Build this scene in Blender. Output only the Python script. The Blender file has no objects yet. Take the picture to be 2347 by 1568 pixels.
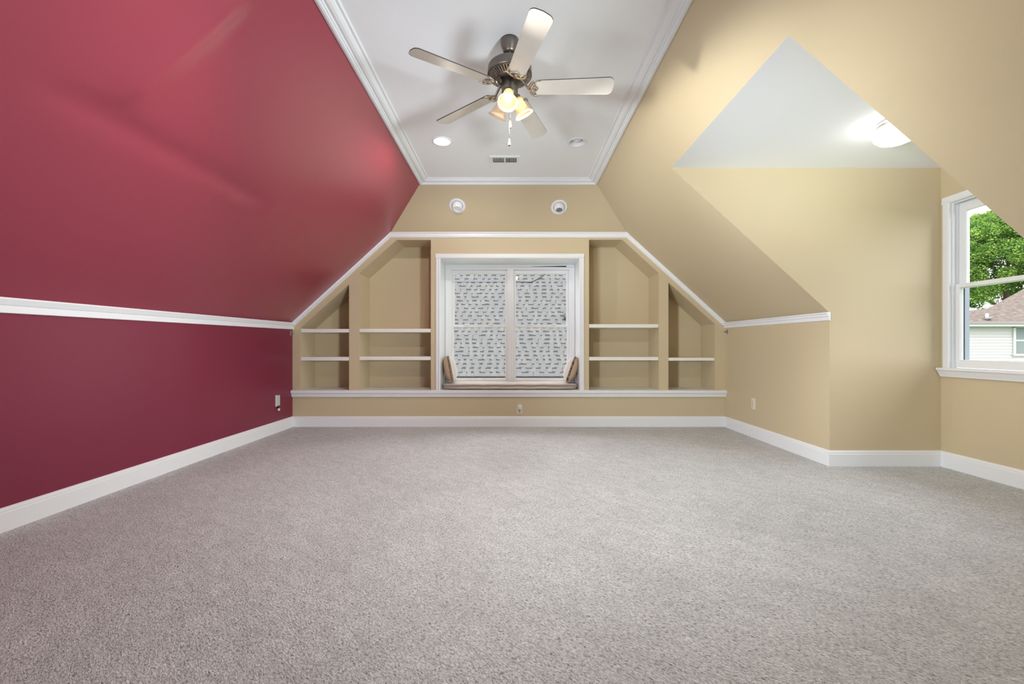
import bpy, bmesh, math, random
import numpy as np
from mathutils import Vector, Matrix, noise
random.seed(7)
R = math.radians
SC = bpy.context.scene
COL = SC.collection

# ------------------------------------------------------------------ camera, world, sun, large lights
F, CX, CY, H = 977.9, 1175.0, 795.0, 0.9357      # focal length and horizon of the 2347 px wide frame, eye height
cam_d = bpy.data.cameras.new('camera'); cam = bpy.data.objects.new('camera', cam_d); COL.objects.link(cam)
cam.location = (0, 0, H); cam.rotation_euler = (R(90), 0, 0)
cam_d.sensor_width = 36; cam_d.lens = F * 36 / 2347
cam_d.shift_x = (1173.5 - CX) / 2347; cam_d.shift_y = (CY - 784) / 2347
cam_d.clip_start = 0.05; cam_d.clip_end = 300
SC.camera = cam

SC.view_settings.view_transform = 'Standard'
SC.view_settings.look = 'None'
SC.view_settings.gamma = 1.0
SC.view_settings.use_curve_mapping = False
SC.view_settings.exposure = 0.67
cy = SC.cycles
cy.max_bounces = 8; cy.diffuse_bounces = 5; cy.glossy_bounces = 3; cy.transmission_bounces = 4
cy.transparent_max_bounces = 12; cy.caustics_reflective = False; cy.caustics_refractive = False
cy.sample_clamp_indirect = 6.0

world = bpy.data.worlds.new('World'); SC.world = world; world.use_nodes = True
nt = world.node_tree; nt.nodes.clear()
wo = nt.nodes.new('ShaderNodeOutputWorld'); bg = nt.nodes.new('ShaderNodeBackground')
tc = nt.nodes.new('ShaderNodeTexCoord'); nz = nt.nodes.new('ShaderNodeTexNoise')
nz.inputs['Scale'].default_value = 3.0; nz.inputs['Detail'].default_value = 6
cr = nt.nodes.new('ShaderNodeValToRGB')
cr.color_ramp.elements[0].position = 0.40; cr.color_ramp.elements[0].color = (0.76, 0.80, 0.86, 1)
cr.color_ramp.elements[1].position = 0.62; cr.color_ramp.elements[1].color = (0.92, 0.93, 0.95, 1)
nt.links.new(tc.outputs['Generated'], nz.inputs['Vector']); nt.links.new(nz.outputs['Fac'], cr.inputs['Fac'])
nt.links.new(cr.outputs['Color'], bg.inputs['Color']); bg.inputs['Strength'].default_value = 3.6
nt.links.new(bg.outputs['Background'], wo.inputs['Surface'])

def lamp(name, kind, loc, power, color=(1, 1, 1), aim=None, **kw):
    d = bpy.data.lights.new(name, kind); o = bpy.data.objects.new(name, d); COL.objects.link(o)
    o.location = loc; d.energy = power; d.color = color
    for k, v in kw.items(): setattr(d, k, v)
    if aim is not None:
        o.rotation_euler = (Vector(aim) - Vector(loc)).to_track_quat('-Z', 'Y').to_euler()
    return o
lamp('sun', 'SUN', (0, -10, 20), 1.0, (1.0, 0.96, 0.9), aim=(3.5, 0, 9), angle=R(1.0))
# unseen fill spots added behind the camera to brighten the far end and dormer
lamp('added_fill_spot', 'SPOT', (1.95, -0.3, 1.10), 400, (0.88, 0.955, 1.0), aim=(-1.8, 3.4, 1.95), spot_size=R(60), spot_blend=1.0, shadow_soft_size=0.25)
lamp('added_fill_spot', 'SPOT', (-1.95, -0.3, 1.10), 390, (0.88, 0.955, 1.0), aim=(2.45, 4.2, 1.15), spot_size=R(54), spot_blend=1.0, shadow_soft_size=0.25)
lamp('added_fill_spot', 'SPOT', (-1.95, -1.0, 0.35), 640, (0.88, 0.955, 1.0), aim=(1.95, 2.95, 2.28), spot_size=R(17), spot_blend=1.0, shadow_soft_size=0.25)
lamp('added_fill_spot', 'SPOT', (-1.95, -1.3, 0.40), 310, (0.88, 0.955, 1.0), aim=(0.4, 4.4, 2.6), spot_size=R(28), spot_blend=1.0, shadow_soft_size=0.30)

# ------------------------------------------------------------------ helpers
def at(px, py, Y):
    """real position of a point of the photograph that lies at depth Y"""
    return Vector(((px - CX) * Y / F, Y, H + (CY - py) * Y / F))
def bx_(px): return (px - CX) * 5.0 / F          # back wall plane, metres
def bz_(py): return H + (CY - py) * 5.0 / F

class MB:
    def __init__(s): s.v = []; s.f = []; s.m = []; s.sm = []
    def add(s, verts, faces, mi=0, smooth=False, mat=None):
        b = len(s.v)
        for p in verts:
            p = Vector(p)
            s.v.append(mat @ p if mat is not None else p)
        for f in faces:
            s.f.append([b + i for i in f]); s.m.append(mi); s.sm.append(smooth)
        return s
    def box(s, x0, x1, y0, y1, z0, z1, mi=0, mat=None):
        return s.add([(x0,y0,z0),(x1,y0,z0),(x1,y1,z0),(x0,y1,z0),(x0,y0,z1),(x1,y0,z1),(x1,y1,z1),(x0,y1,z1)],
              [(3,2,1,0),(4,5,6,7),(0,1,5,4),(1,2,6,5),(2,3,7,6),(3,0,4,7)], mi, False, mat)
    def prism(s, A, B, up, out, prof, mi=0):
        """profile points (out, up) swept from A to B with end caps"""
        A, B, up, out = Vector(A), Vector(B), Vector(up), Vector(out)
        n = len(prof)
        vs = [A + out*o + up*u for o, u in prof] + [B + out*o + up*u for o, u in prof]
        fs = [(i, (i+1) % n, n + (i+1) % n, n + i) for i in range(n)]
        fs += [tuple(range(n))[::-1], tuple(range(n, 2*n))]
        return s.add(vs, fs, mi)
    def lathe(s, prof, seg=32, mi=0, mat=None, smooth=True, cap0=False, cap1=False):
        vs = []; fs = []
        for r, z in prof:
            for k in range(seg):
                a = 2*math.pi*k/seg; vs.append((r*math.cos(a), r*math.sin(a), z))
        for i in range(len(prof)-1):
            for k in range(seg):
                k2 = (k+1) % seg
                fs.append((i*seg+k, i*seg+k2, (i+1)*seg+k2, (i+1)*seg+k))
        s.add(vs, fs, mi, smooth, mat)
        b = len(s.v) - len(vs)
        if cap0: s.f.append([b+k for k in range(seg)][::-1]); s.m.append(mi); s.sm.append(False)
        if cap1: s.f.append([b+(len(prof)-1)*seg+k for k in range(seg)]); s.m.append(mi); s.sm.append(False)
        return s
    def tube(s, pts, rad, seg=8, mi=0, flat=1.0, mat=None):
        pts = [Vector(p) for p in pts]; n = len(pts)
        rad = rad if isinstance(rad, (list, tuple)) else [rad]*n
        vs = []; fs = []
        for i, p in enumerate(pts):
            t = (pts[min(i+1, n-1)] - pts[max(i-1, 0)]).normalized()
            ref = Vector((0, 0, 1)) if abs(t.z) < 0.9 else Vector((1, 0, 0))
            a = t.cross(ref).normalized(); b = a.cross(t).normalized()
            for k in range(seg):
                w = 2*math.pi*k/seg
                vs.append(p + a*math.cos(w)*rad[i] + b*math.sin(w)*rad[i]*flat)
        for i in range(n-1):
            for k in range(seg):
                k2 = (k+1) % seg
                fs.append((i*seg+k, i*seg+k2, (i+1)*seg+k2, (i+1)*seg+k))
        fs.append(tuple(range(seg))[::-1]); fs.append(tuple((n-1)*seg+k for k in range(seg)))
        return s.add(vs, fs, mi, True, mat)
    def mesh(s, name, mats):
        me = bpy.data.meshes.new(name)
        me.from_pydata([tuple(v) for v in s.v], [], s.f)
        for m in (mats if isinstance(mats, (list, tuple)) else [mats]): me.materials.append(m)
        me.polygons.foreach_set('material_index', s.m); me.polygons.foreach_set('use_smooth', s.sm)
        bm = bmesh.new(); bm.from_mesh(me); bmesh.ops.recalc_face_normals(bm, faces=bm.faces); bm.to_mesh(me); bm.free()
        me.update(); return me
    def build(s, name, mats, parent=None, loc=None, bevel=0):
        o = bpy.data.objects.new(name, s.mesh(name, mats)); COL.objects.link(o)
        if parent is not None: o.parent = parent
        if loc is not None: o.location = loc
        if bevel:
            b = o.modifiers.new('bevel', 'BEVEL'); b.width = bevel; b.segments = 2; b.limit_method = 'ANGLE'; b.angle_limit = R(40)
        return o

def structure(o, label=None):
    o['kind'] = 'structure'
    if label: o['label'] = label
    return o
def tag(o, label, cat, group=None):
    o['label'] = label; o['category'] = cat
    if group: o['group'] = group
    return o
def thing(name, label, cat, loc=(0, 0, 0), rot=None, group=None):
    o = bpy.data.objects.new(name, None); COL.objects.link(o); o.location = loc; o.empty_display_size = 0.1
    if rot is not None: o.rotation_euler = rot
    return tag(o, label, cat, group)
def copy_tree(o, parent=None):
    c = o.copy(); COL.objects.link(c); c.parent = parent
    for ch in list(o.children): copy_tree(ch, c)
    return c
def filled(outer, holes):
    """triangulated flat polygon with holes; 2-D points in, (verts, faces) out"""
    bm = bmesh.new()
    for loop in [outer] + holes:
        vs = [bm.verts.new((p[0], p[1], 0)) for p in loop]
        for i in range(len(vs)): bm.edges.new((vs[i], vs[(i+1) % len(vs)]))
    bmesh.ops.triangle_fill(bm, use_beauty=True, use_dissolve=False, edges=bm.edges[:])
    bm.verts.index_update()
    out = [tuple(v.co.xy) for v in bm.verts], [tuple(v.index for v in f.verts) for f in bm.faces]
    bm.free(); return out
def circle(cx, cy_, r, n=40): return [(cx + r*math.cos(2*math.pi*k/n), cy_ + r*math.sin(2*math.pi*k/n)) for k in range(n)]

# ------------------------------------------------------------------ materials
def srgb(r, g, b):
    f = lambda c: (c/255/12.92) if c/255 <= 0.04045 else ((c/255+0.055)/1.055)**2.4
    return (f(r), f(g), f(b), 1)
def mat(name, col, rough=0.5, metal=0.0, bump=None, spec=0.5, vary=None, coat=0):
    m = bpy.data.materials.new(name); m.use_nodes = True
    n = m.node_tree.nodes; L = m.node_tree.links; p = n['Principled BSDF']
    p.inputs['Base Color'].default_value = col; p.inputs['Roughness'].default_value = rough
    p.inputs['Metallic'].default_value = metal; p.inputs['Specular IOR Level'].default_value = spec
    p.inputs['Coat Weight'].default_value = coat
    t = n.new('ShaderNodeTexCoord')
    if vary:
        sc, amt = vary
        z = n.new('ShaderNodeTexNoise'); z.inputs['Scale'].default_value = sc; z.inputs['Detail'].default_value = 4
        L.new(t.outputs['Object'], z.inputs['Vector'])
        c = n.new('ShaderNodeValToRGB')
        c.color_ramp.elements[0].position = 0.3; c.color_ramp.elements[1].position = 0.7
        c.color_ramp.elements[0].color = tuple(x*(1-amt) for x in col[:3]) + (1,)
        c.color_ramp.elements[1].color = tuple(min(1, x*(1+amt)) for x in col[:3]) + (1,)
        L.new(z.outputs['Fac'], c.inputs['Fac']); L.new(c.outputs['Color'], p.inputs['Base Color'])
    if bump:
        sc, st = bump
        z = n.new('ShaderNodeTexNoise'); z.inputs['Scale'].default_value = sc; z.inputs['Detail'].default_value = 3
        b = n.new('ShaderNodeBump'); b.inputs['Strength'].default_value = st; b.inputs['Distance'].default_value = 0.002
        L.new(t.outputs['Object'], z.inputs['Vector']); L.new(z.outputs['Fac'], b.inputs['Height'])
        L.new(b.outputs['Normal'], p.inputs['Normal'])
    return m
def emit(name, col, strength):
    m = bpy.data.materials.new(name); m.use_nodes = True
    p = m.node_tree.nodes['Principled BSDF']
    p.inputs['Base Color'].default_value = (0.9, 0.9, 0.88, 1)
    p.inputs['Emission Color'].default_value = col; p.inputs['Emission Strength'].default_value = strength
    return m

RED = mat('red satin paint shaded wall', (0.20, 0.019, 0.050, 1), 0.40, bump=(260, 0.25), spec=0.5)  # darker copy of the slope's red, the knee wall's shade put into its colour
TAN = mat('tan wall paint', (0.60, 0.505, 0.335, 1), 0.5, bump=(260, 0.15), spec=0.35)
CEIL = mat('white ceiling paint', (0.87, 0.895, 0.925, 1), 0.85, bump=(180, 0.15), spec=0.2)
WHITE = mat('white trim paint', (0.82, 0.845, 0.875, 1), 0.38, bump=(90, 0.06))
VINYL = mat('white vinyl sash', (0.84, 0.855, 0.875, 1), 0.35)
SHELFW = mat('white shelf paint', (0.85, 0.84, 0.80, 1), 0.42, bump=(70, 0.08))
PEWTER = mat('aged pewter', (0.20, 0.175, 0.155, 1), 0.36, metal=0.85, vary=(30, 0.15))
IRON = mat('antique silver bracket', (0.42, 0.37, 0.31, 1), 0.32, metal=0.85, vary=(60, 0.35))
BLADE = mat('washed cream blade', (0.58, 0.545, 0.49, 1), 0.30, vary=(9, 0.04))
EDGE = mat('dark worn blade edge', (0.055, 0.045, 0.04, 1), 0.6)
SLOT = mat('dark slot', (0.02, 0.018, 0.016, 1), 0.7)
STEEL = mat('brushed nickel', (0.55, 0.54, 0.52, 1), 0.3, metal=0.9)
GREYM = mat('grey metal', (0.34, 0.33, 0.31, 1), 0.45, metal=0.4)
WOOD = mat('light wood knob', (0.62, 0.43, 0.22, 1), 0.45)
BROWN = mat('brown knob end', (0.10, 0.05, 0.02, 1), 0.5)
IVORY = mat('ivory plastic', (0.76, 0.70, 0.56, 1), 0.4)
PLATE = mat('grey blank plate', (0.52, 0.55, 0.54, 1), 0.35)
PLAST = mat('white plastic', (0.80, 0.80, 0.79, 1), 0.35)
FROST = mat('frosted bulb glass', (0.80, 0.80, 0.80, 1), 0.3)
LENS = mat('grey lamp lens', (0.22, 0.22, 0.22, 1), 0.15)
CUSH = mat('beige seat fabric', (0.60, 0.54, 0.48, 1), 0.9, bump=(400, 0.5), vary=(14, 0.06), spec=0.15)
PILTAN = mat('tan pillow fabric', (0.60, 0.45, 0.32, 1), 0.9, bump=(400, 0.5), spec=0.15)
PILWHT = mat('off white pillow fabric', (0.78, 0.75, 0.71, 1), 0.9, bump=(400, 0.5), spec=0.15)
PILBRN = mat('crumpled brown trim fabric', (0.33, 0.23, 0.16, 1), 0.9, vary=(60, 0.45), spec=0.15)
BULBW = emit('lit warm bulb', (1.0, 0.84, 0.55, 1), 2.2)
CANW = emit('lit can bulb', (1.0, 0.87, 0.62, 1), 7.0)
DOME = emit('lit dome glass', (1.0, 0.985, 0.96, 1), 5.5)

def glass_mat():
    m = bpy.data.materials.new('clear window glass'); m.use_nodes = True
    n = m.node_tree.nodes; L = m.node_tree.links; n.clear()
    o = n.new('ShaderNodeOutputMaterial'); mx = n.new('ShaderNodeMixShader'); fr = n.new('ShaderNodeFresnel')
    t = n.new('ShaderNodeBsdfTransparent'); t.inputs['Color'].default_value = (0.97, 0.97, 0.97, 1)
    g = n.new('ShaderNodeBsdfGlossy'); g.inputs['Roughness'].default_value = 0.02
    fr.inputs['IOR'].default_value = 1.15
    L.new(fr.outputs['Fac'], mx.inputs['Fac']); L.new(t.outputs['BSDF'], mx.inputs[1]); L.new(g.outputs['BSDF'], mx.inputs[2])
    L.new(mx.outputs['Shader'], o.inputs['Surface']); return m
GLASS = glass_mat()
def shade_mat(name, col):
    m = bpy.data.materials.new(name); m.use_nodes = True
    n = m.node_tree.nodes; L = m.node_tree.links; p = n['Principled BSDF']; o = n['Material Output']
    p.inputs['Base Color'].default_value = col; p.inputs['Roughness'].default_value = 0.25
    t = n.new('ShaderNodeBsdfTranslucent'); t.inputs['Color'].default_value = col
    mx = n.new('ShaderNodeMixShader'); mx.inputs['Fac'].default_value = 0.5
    L.new(p.outputs['BSDF'], mx.inputs[1]); L.new(t.outputs['BSDF'], mx.inputs[2])
    tr = n.new('ShaderNodeBsdfTransparent'); tr.inputs['Color'].default_value = (1, 0.93, 0.8, 1)
    m2 = n.new('ShaderNodeMixShader'); m2.inputs['Fac'].default_value = 0.3
    L.new(mx.outputs['Shader'], m2.inputs[1]); L.new(tr.outputs['BSDF'], m2.inputs[2]); L.new(m2.outputs['Shader'], o.inputs['Surface'])
    return m
SHADE = shade_mat('frosted glass bulb glow tint', (0.92, 0.80, 0.58, 1))  # lit shades: warm bulb glow is put into the glass colour
SHADEW = shade_mat('pale frosted glass', (0.90, 0.78, 0.62, 1))

def carpet_mat():
    m = bpy.data.materials.new('grey twist pile carpet'); m.use_nodes = True
    n = m.node_tree.nodes; L = m.node_tree.links; p = n['Principled BSDF']
    p.inputs['Roughness'].default_value = 0.95; p.inputs['Specular IOR Level'].default_value = 0.08
    p.inputs['Sheen Weight'].default_value = 0.15
    t = n.new('ShaderNodeTexCoord')
    m0 = n.new('ShaderNodeMapping'); m0.inputs['Rotation'].default_value = (0, 0, R(42))
    mp = n.new('ShaderNodeMapping'); mp.inputs['Scale'].default_value = (0.62, 1.30, 1)
    L.new(t.outputs['Object'], m0.inputs['Vector']); L.new(m0.outputs['Vector'], mp.inputs['Vector'])
    def noise_(vec, sc, det, dist=0, rough=0.55):
        z = n.new('ShaderNodeTexNoise'); z.inputs['Scale'].default_value = sc; z.inputs['Detail'].default_value = det
        z.inputs['Distortion'].default_value = dist; z.inputs['Roughness'].default_value = rough
        L.new(vec, z.inputs['Vector']); return z.outputs['Fac']
    fine = noise_(mp.outputs['Vector'], 145, 3, 0.8, 0.6)
    mid = noise_(mp.outputs['Vector'], 16, 4, 0.8)
    big = noise_(t.outputs['Object'], 1.6, 4, 0.6)
    c = n.new('ShaderNodeValToRGB')
    c.color_ramp.elements[0].position = 0.30; c.color_ramp.elements[0].color = (0.19, 0.185, 0.184, 1)
    c.color_ramp.elements[1].position = 0.64; c.color_ramp.elements[1].color = (0.79, 0.81, 0.84, 1)
    e = c.color_ramp.elements.new(0.46); e.color = (0.55, 0.56, 0.575, 1)
    L.new(fine, c.inputs['Fac'])
    def ramp(f, lo, hi, p0=0.35, p1=0.65):
        r = n.new('ShaderNodeMapRange'); r.inputs['From Min'].default_value = p0; r.inputs['From Max'].default_value = p1
        r.inputs['To Min'].default_value = lo; r.inputs['To Max'].default_value = hi; L.new(f, r.inputs['Value']); return r.outputs['Result']
    mu = n.new('ShaderNodeMath'); mu.operation = 'MULTIPLY'
    L.new(ramp(mid, 0.90, 1.05), mu.inputs[0]); L.new(ramp(big, 0.93, 1.05), mu.inputs[1])
    mc = n.new('ShaderNodeVectorMath'); mc.operation = 'SCALE'
    L.new(c.outputs['Color'], mc.inputs[0]); L.new(mu.outputs['Value'], mc.inputs['Scale'])
    L.new(mc.outputs['Vector'], p.inputs['Base Color'])
    b1 = n.new('ShaderNodeBump'); b1.inputs['Strength'].default_value = 0.8; b1.inputs['Distance'].default_value = 0.010
    L.new(fine, b1.inputs['Height'])
    b2 = n.new('ShaderNodeBump'); b2.inputs['Strength'].default_value = 0.35; b2.inputs['Distance'].default_value = 0.02
    L.new(mid, b2.inputs['Height']); L.new(b2.outputs['Normal'], b1.inputs['Normal']); L.new(b1.outputs['Normal'], p.inputs['Normal'])
    return m
CARPET = carpet_mat()

def streak_red():
    m = mat('red satin paint lit slope', (0.31, 0.030, 0.064, 1), 0.5, spec=0.4, coat=1.0)  # brighter copy of the wall's red, the slope's stronger light is in the colour
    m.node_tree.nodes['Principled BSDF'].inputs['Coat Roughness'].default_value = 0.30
    n = m.node_tree.nodes; L = m.node_tree.links; p = n['Principled BSDF']
    t = n.new('ShaderNodeTexCoord'); mp = n.new('ShaderNodeMapping'); mp.inputs['Scale'].default_value = (0.5, 5, 0.5)
    L.new(t.outputs['Object'], mp.inputs['Vector'])
    z1 = n.new('ShaderNodeTexNoise'); z1.inputs['Scale'].default_value = 260; z1.inputs['Detail'].default_value = 3
    z2 = n.new('ShaderNodeTexNoise'); z2.inputs['Scale'].default_value = 3.2; z2.inputs['Detail'].default_value = 3
    L.new(t.outputs['Object'], z1.inputs['Vector']); L.new(mp.outputs['Vector'], z2.inputs['Vector'])
    b1 = n.new('ShaderNodeBump'); b1.inputs['Strength'].default_value = 0.25; b1.inputs['Distance'].default_value = 0.002
    b2 = n.new('ShaderNodeBump'); b2.inputs['Strength'].default_value = 0.06; b2.inputs['Distance'].default_value = 0.02
    L.new(z1.outputs['Fac'], b1.inputs['Height']); L.new(z2.outputs['Fac'], b2.inputs['Height'])
    L.new(b2.outputs['Normal'], b1.inputs['Normal']); L.new(b1.outputs['Normal'], p.inputs['Normal'])
    return m
REDS = streak_red()

# ------------------------------------------------------------------ room shell
XL, XR, XD = -2.58, 2.49, 3.365        # left wall, right knee wall, dormer front wall
YB, YN = 5.0, -2.5                      # back wall face, gable end behind the camera
YF, YC = 3.352, 1.922                   # far and near side of the dormer
ZC = 2.70                               # flat ceiling
ZK = 1.217                              # top of the knee walls at the back
ZT, ZD = 2.672, 2.341                   # crown's lower edge, dormer ceiling
XCL, XCR, YCB = -0.99, 0.898, 4.55      # crown's lower edge, left, right and back
XTL, XTR, ZS = -1.442, 1.34, 2.265      # corners of the back wall's trim
XDO = 1.246                             # where the dormer ceiling meets the slope
def zl(y): return ZK - 0.0112*(YB - y)  # the left trim line sags a little towards the camera

m = MB(); m.add([(XL-.05,YN-.05,0),(XD+.1,YN-.05,0),(XD+.1,YB+.05,0),(XL-.05,YB+.05,0)], [(0,1,2,3)])
structure(m.build('floor', CARPET), 'grey twist pile carpet with faint tread marks')

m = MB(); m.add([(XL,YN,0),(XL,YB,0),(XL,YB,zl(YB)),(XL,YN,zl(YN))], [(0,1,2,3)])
structure(m.build('wall_left', RED), 'low red knee wall under the white trim, shade in its colour')

# left slope: a grid, so that the drywall joints can bulge a little
def on_left_slope(px, py):
    d = Vector(((px-CX)/F, 1, (CY-py)/F)); n = Vector((0.9212, 0, -1)); p0 = Vector((XL, 0, ZK)) - Vector((0, 0, H))
    return d * (n.dot(p0) / n.dot(d))
SEAMS = [(on_left_slope(560, -20), on_left_slope(255, 237), 0.020, 0.06), (on_left_slope(60, 170), on_left_slope(620, 470), -0.013, 0.07),
         (on_left_slope(560, 30), on_left_slope(500, 90), -0.004, 0.03)]
NU, NV = 130, 260
vs = []
nrm = Vector((0.9212, 0, -1)).normalized()
for i in range(NU+1):
    u = i/NU
    for j in range(NV+1):
        y = YN + (YB-YN)*j/NV
        a = Vector((XL, y, zl(y))); b = Vector((XCL+0.03, y, ZC)); p = a.lerp(b, u); q = p - Vector((0, 0, H)); dh = 0
        for A, B, hgt, wid in SEAMS:
            ab = B-A; t = max(0, min(1, (q-A).dot(ab)/ab.length_squared)); ds = (q-(A+ab*t)).length
            e = min(1, 6*t+0.15)*min(1, 6*(1-t)+0.0)
            dh += hgt*e*math.exp(-(ds/wid)**2)
        dh += 0.004*noise.noise(Vector((p.y*0.9, u*2.2, 3.1)))*min(1, 8*u)*min(1, 8*(1-u))
        vs.append(p + nrm*dh)
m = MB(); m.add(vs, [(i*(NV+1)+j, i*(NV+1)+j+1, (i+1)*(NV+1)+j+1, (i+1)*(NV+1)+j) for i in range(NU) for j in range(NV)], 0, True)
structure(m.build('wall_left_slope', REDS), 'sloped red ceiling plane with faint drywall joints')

# flat ceiling with holes for the two recessed lights and the air register
CANS = [(-0.606, 3.66), (0.557, 3.68)]
VENT = (-0.074, 4.016)
v2, f2 = filled([(XCL-.0,YN),(XCR+.0,YN),(XCR+.0,YCB),(XCL-.0,YCB)], [circle(x, y, 0.066) for x, y in CANS] +
    [[(VENT[0]-.12,VENT[1]-.052),(VENT[0]+.12,VENT[1]-.052),(VENT[0]+.12,VENT[1]+.052),(VENT[0]-.12,VENT[1]+.052)]])
m = MB(); m.add([(x, y, ZC) for x, y in v2], f2)
structure(m.build('ceiling', CEIL), 'flat white ceiling between the slopes')

# hip slope at the back with holes for two eyeball lights
HS = (ZT-ZS)/(YB-YCB); HL = math.hypot(YB-YCB, ZT-ZS)
hip_dir = Vector((0, YCB-YB, ZT-ZS)).normalized()              # up the hip
hip_n = Vector((0, -hip_dir.z, hip_dir.y)).normalized()         # into the room
def hip(x, t): return Vector((x, YB, ZS)) + hip_dir*t
def on_hip(px, py):
    d = Vector(((px-CX)/F, 1, (CY-py)/F)); p0 = Vector((0, YB, ZS-H)); k = hip_n.dot(p0)/hip_n.dot(d); p = d*k
    return p.x, (p - p0).dot(hip_dir)
EYES = [on_hip(1048, 472), on_hip(1281.5, 475)]
ext = 1.09
v2, f2 = filled([(XTL,0),(XTR,0),(XTR+(XCR-XTR)*ext,HL*ext),(XTL+(XCL-XTL)*ext,HL*ext)], [circle(x, t, 0.064) for x, t in EYES])
m = MB(); m.add([hip(x, t) for x, t in v2], f2)
structure(m.build('wall_back_slope', TAN), 'tan hip slope above the back wall trim')

# right slope, far piece with the dormer cut out of it, near piece, crease at the dormer's near corner
m = MB()
m.add([(XR,YB,ZK),(XR,YF,ZK-.012),(XDO,YF,ZD),(XDO,YC,ZD),(XCR-.03,YC,ZC),(XCR-.03,YB,ZC),(XTR,YB,ZS)],
      [(0,1,2,6),(2,3,4,5),(2,5,6)])
near_top = ZT - 0.010
m.add([(XDO,YC,ZD-.003),(XR,YC,1.262),(XR,YN,1.262),(XDO,YN,ZD-.003),(XCR-.02,YC,near_top+.01),(XCR-.02,YN,near_top+.01)], [(0,1,2,3),(0,3,5,4)])
m.add([(XDO,YC,ZD-.003),(XDO,YC,ZD),(XCR-.03,YC,ZC),(XCR-.02,YC,near_top+.01)], [(0,1,2,3)])
structure(m.build('wall_right_slope', TAN), 'tan sloped ceiling plane cut open by the dormer')

m = MB(); m.add([(XR,YB,0),(XR,YF,0),(XR,YF,ZK),(XR,YB,ZK)], [(0,1,2,3)])
m.add([(XR,YC,0),(XR,YN,0),(XR,YN,1.262),(XR,YC,1.262)], [(0,1,2,3)])
structure(m.build('wall_right', TAN), 'tan knee wall on the right')
m = MB(); m.add([(XR,YF,0),(XD,YF,0),(XD,YF,ZD),(XDO,YF,ZD),(XR,YF,ZK-.012)], [(0,1,2,3,4)])
structure(m.build('wall_dormer_far', TAN), 'far tan side wall of the dormer')
m = MB(); m.add([(XR,YC,0),(XD,YC,0),(XD,YC,ZD),(XDO,YC,ZD),(XR,YC,1.262)], [(0,1,2,3,4)])
structure(m.build('wall_dormer_near', TAN), 'near tan side wall of the dormer')
m = MB(); m.add([(XDO,YC,ZD),(XDO,YF,ZD),(XD,YF,ZD),(XD,YC,ZD)], [(0,1,2,3)])
structure(m.build('ceiling_dormer', CEIL), 'flat white ceiling inside the dormer')
# dormer front wall with its window opening
WY0, WY1, WZ0, WZ1 = 1.998, 3.276, 0.773, 2.040
v2, f2 = filled([(YC,0),(YF,0),(YF,ZD),(YC,ZD)], [[(WY0,WZ0),(WY1,WZ0),(WY1,WZ1),(WY0,WZ1)]])
m = MB(); m.add([(XD, y, z) for y, z in v2], f2)
structure(m.build('wall_dormer_front', TAN), 'tan dormer wall that holds the right window')
# gable end behind the camera
m = MB(); m.add([(XL-.05,YN,0),(XR+.05,YN,0),(XR+.05,YN,1.262),(XCR,YN,ZC+.02),(XCL,YN,ZC+.02),(XL-.05,YN,zl(YN))], [(0,1,2,3,4,5)])
structure(m.build('wall_front', TAN), 'gable end wall behind the viewpoint')

# back wall: face with five openings, four alcoves behind it
NB = 5.375
Z0 = 0.43
def px2(pts): return [(bx_(x), Z0 if y is None else bz_(y)) for x, y in pts]
ALC = {'A': px2([(688.5,None),(800,None),(800,652),(688.5,752)]),
       'B': px2([(823,None),(987.5,None),(987.5,550),(909,550),(823,627)]),
       'C': px2([(1350,None),(1510,None),(1510,626),(1426,549.5),(1350,549.5)]),
       'D': px2([(1532,None),(1638.5,None),(1638.5,743),(1532,647.5)])}
WX0, WX1, WZB, WZT = -0.846, 0.781, 0.43, 1.970
v2, f2 = filled([(XL-.02,0),(XR+.02,0),(XR+.02,ZK-.01),(XTR,ZS),(XTL,ZS),(XL-.02,ZK-.01)],
                list(ALC.values()) + [[(WX0-.02,WZB),(WX1+.02,WZB),(WX1+.02,WZT+.02),(WX0-.02,WZT+.02)]])
m = MB(); m.add([(x, YB, z) for x, z in v2], f2)
for k, P in ALC.items():
    n = len(P)
    m.add([(x, YB, z) for x, z in P] + [(x, NB, z) for x, z in P],
          [(i, (i+1) % n, n+(i+1) % n, n+i) for i in range(1, n)] + [tuple(range(n, 2*n))])
structure(m.build('wall_back', TAN), 'tan back wall with four built-in alcoves around the window')

# crown moulding around the flat ceiling, four mitred lengths
CP = [(-0.004,2.676),(0.0,2.662),(0.014,2.657),(0.026,2.659),(0.029,2.668),(0.036,2.666),(0.041,2.674),(0.056,2.670),(0.072,2.674),(0.086,2.684),(0.089,2.691),(0.104,2.690),(0.112,2.701)]
def crown(name, side, label):
    m = MB(); vs = []; n = len(CP)
    for u, z in CP:
        x0, x1, y0, y1 = XCL+u, XCR-u, YN+u, YCB-u
        a, b = {'left': ((x0,y0),(x0,y1)), 'right': ((x1,y0),(x1,y1)), 'back': ((x0,y1),(x1,y1)), 'front': ((x0,y0),(x1,y0))}[side]
        vs += [(a[0],a[1],z),(b[0],b[1],z)]
    m.add(vs, [(2*i,2*i+1,2*i+3,2*i+2) for i in range(n-1)])
    structure(m.build(name, WHITE), label)
crown('trim_1', 'left', 'white crown moulding along the red slope'); crown('trim_2', 'right', 'white crown moulding along the tan slope')
crown('trim_3', 'back', 'white crown moulding above the eyeball lights'); crown('trim_4', 'front', 'white crown moulding behind the viewpoint')

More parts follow.
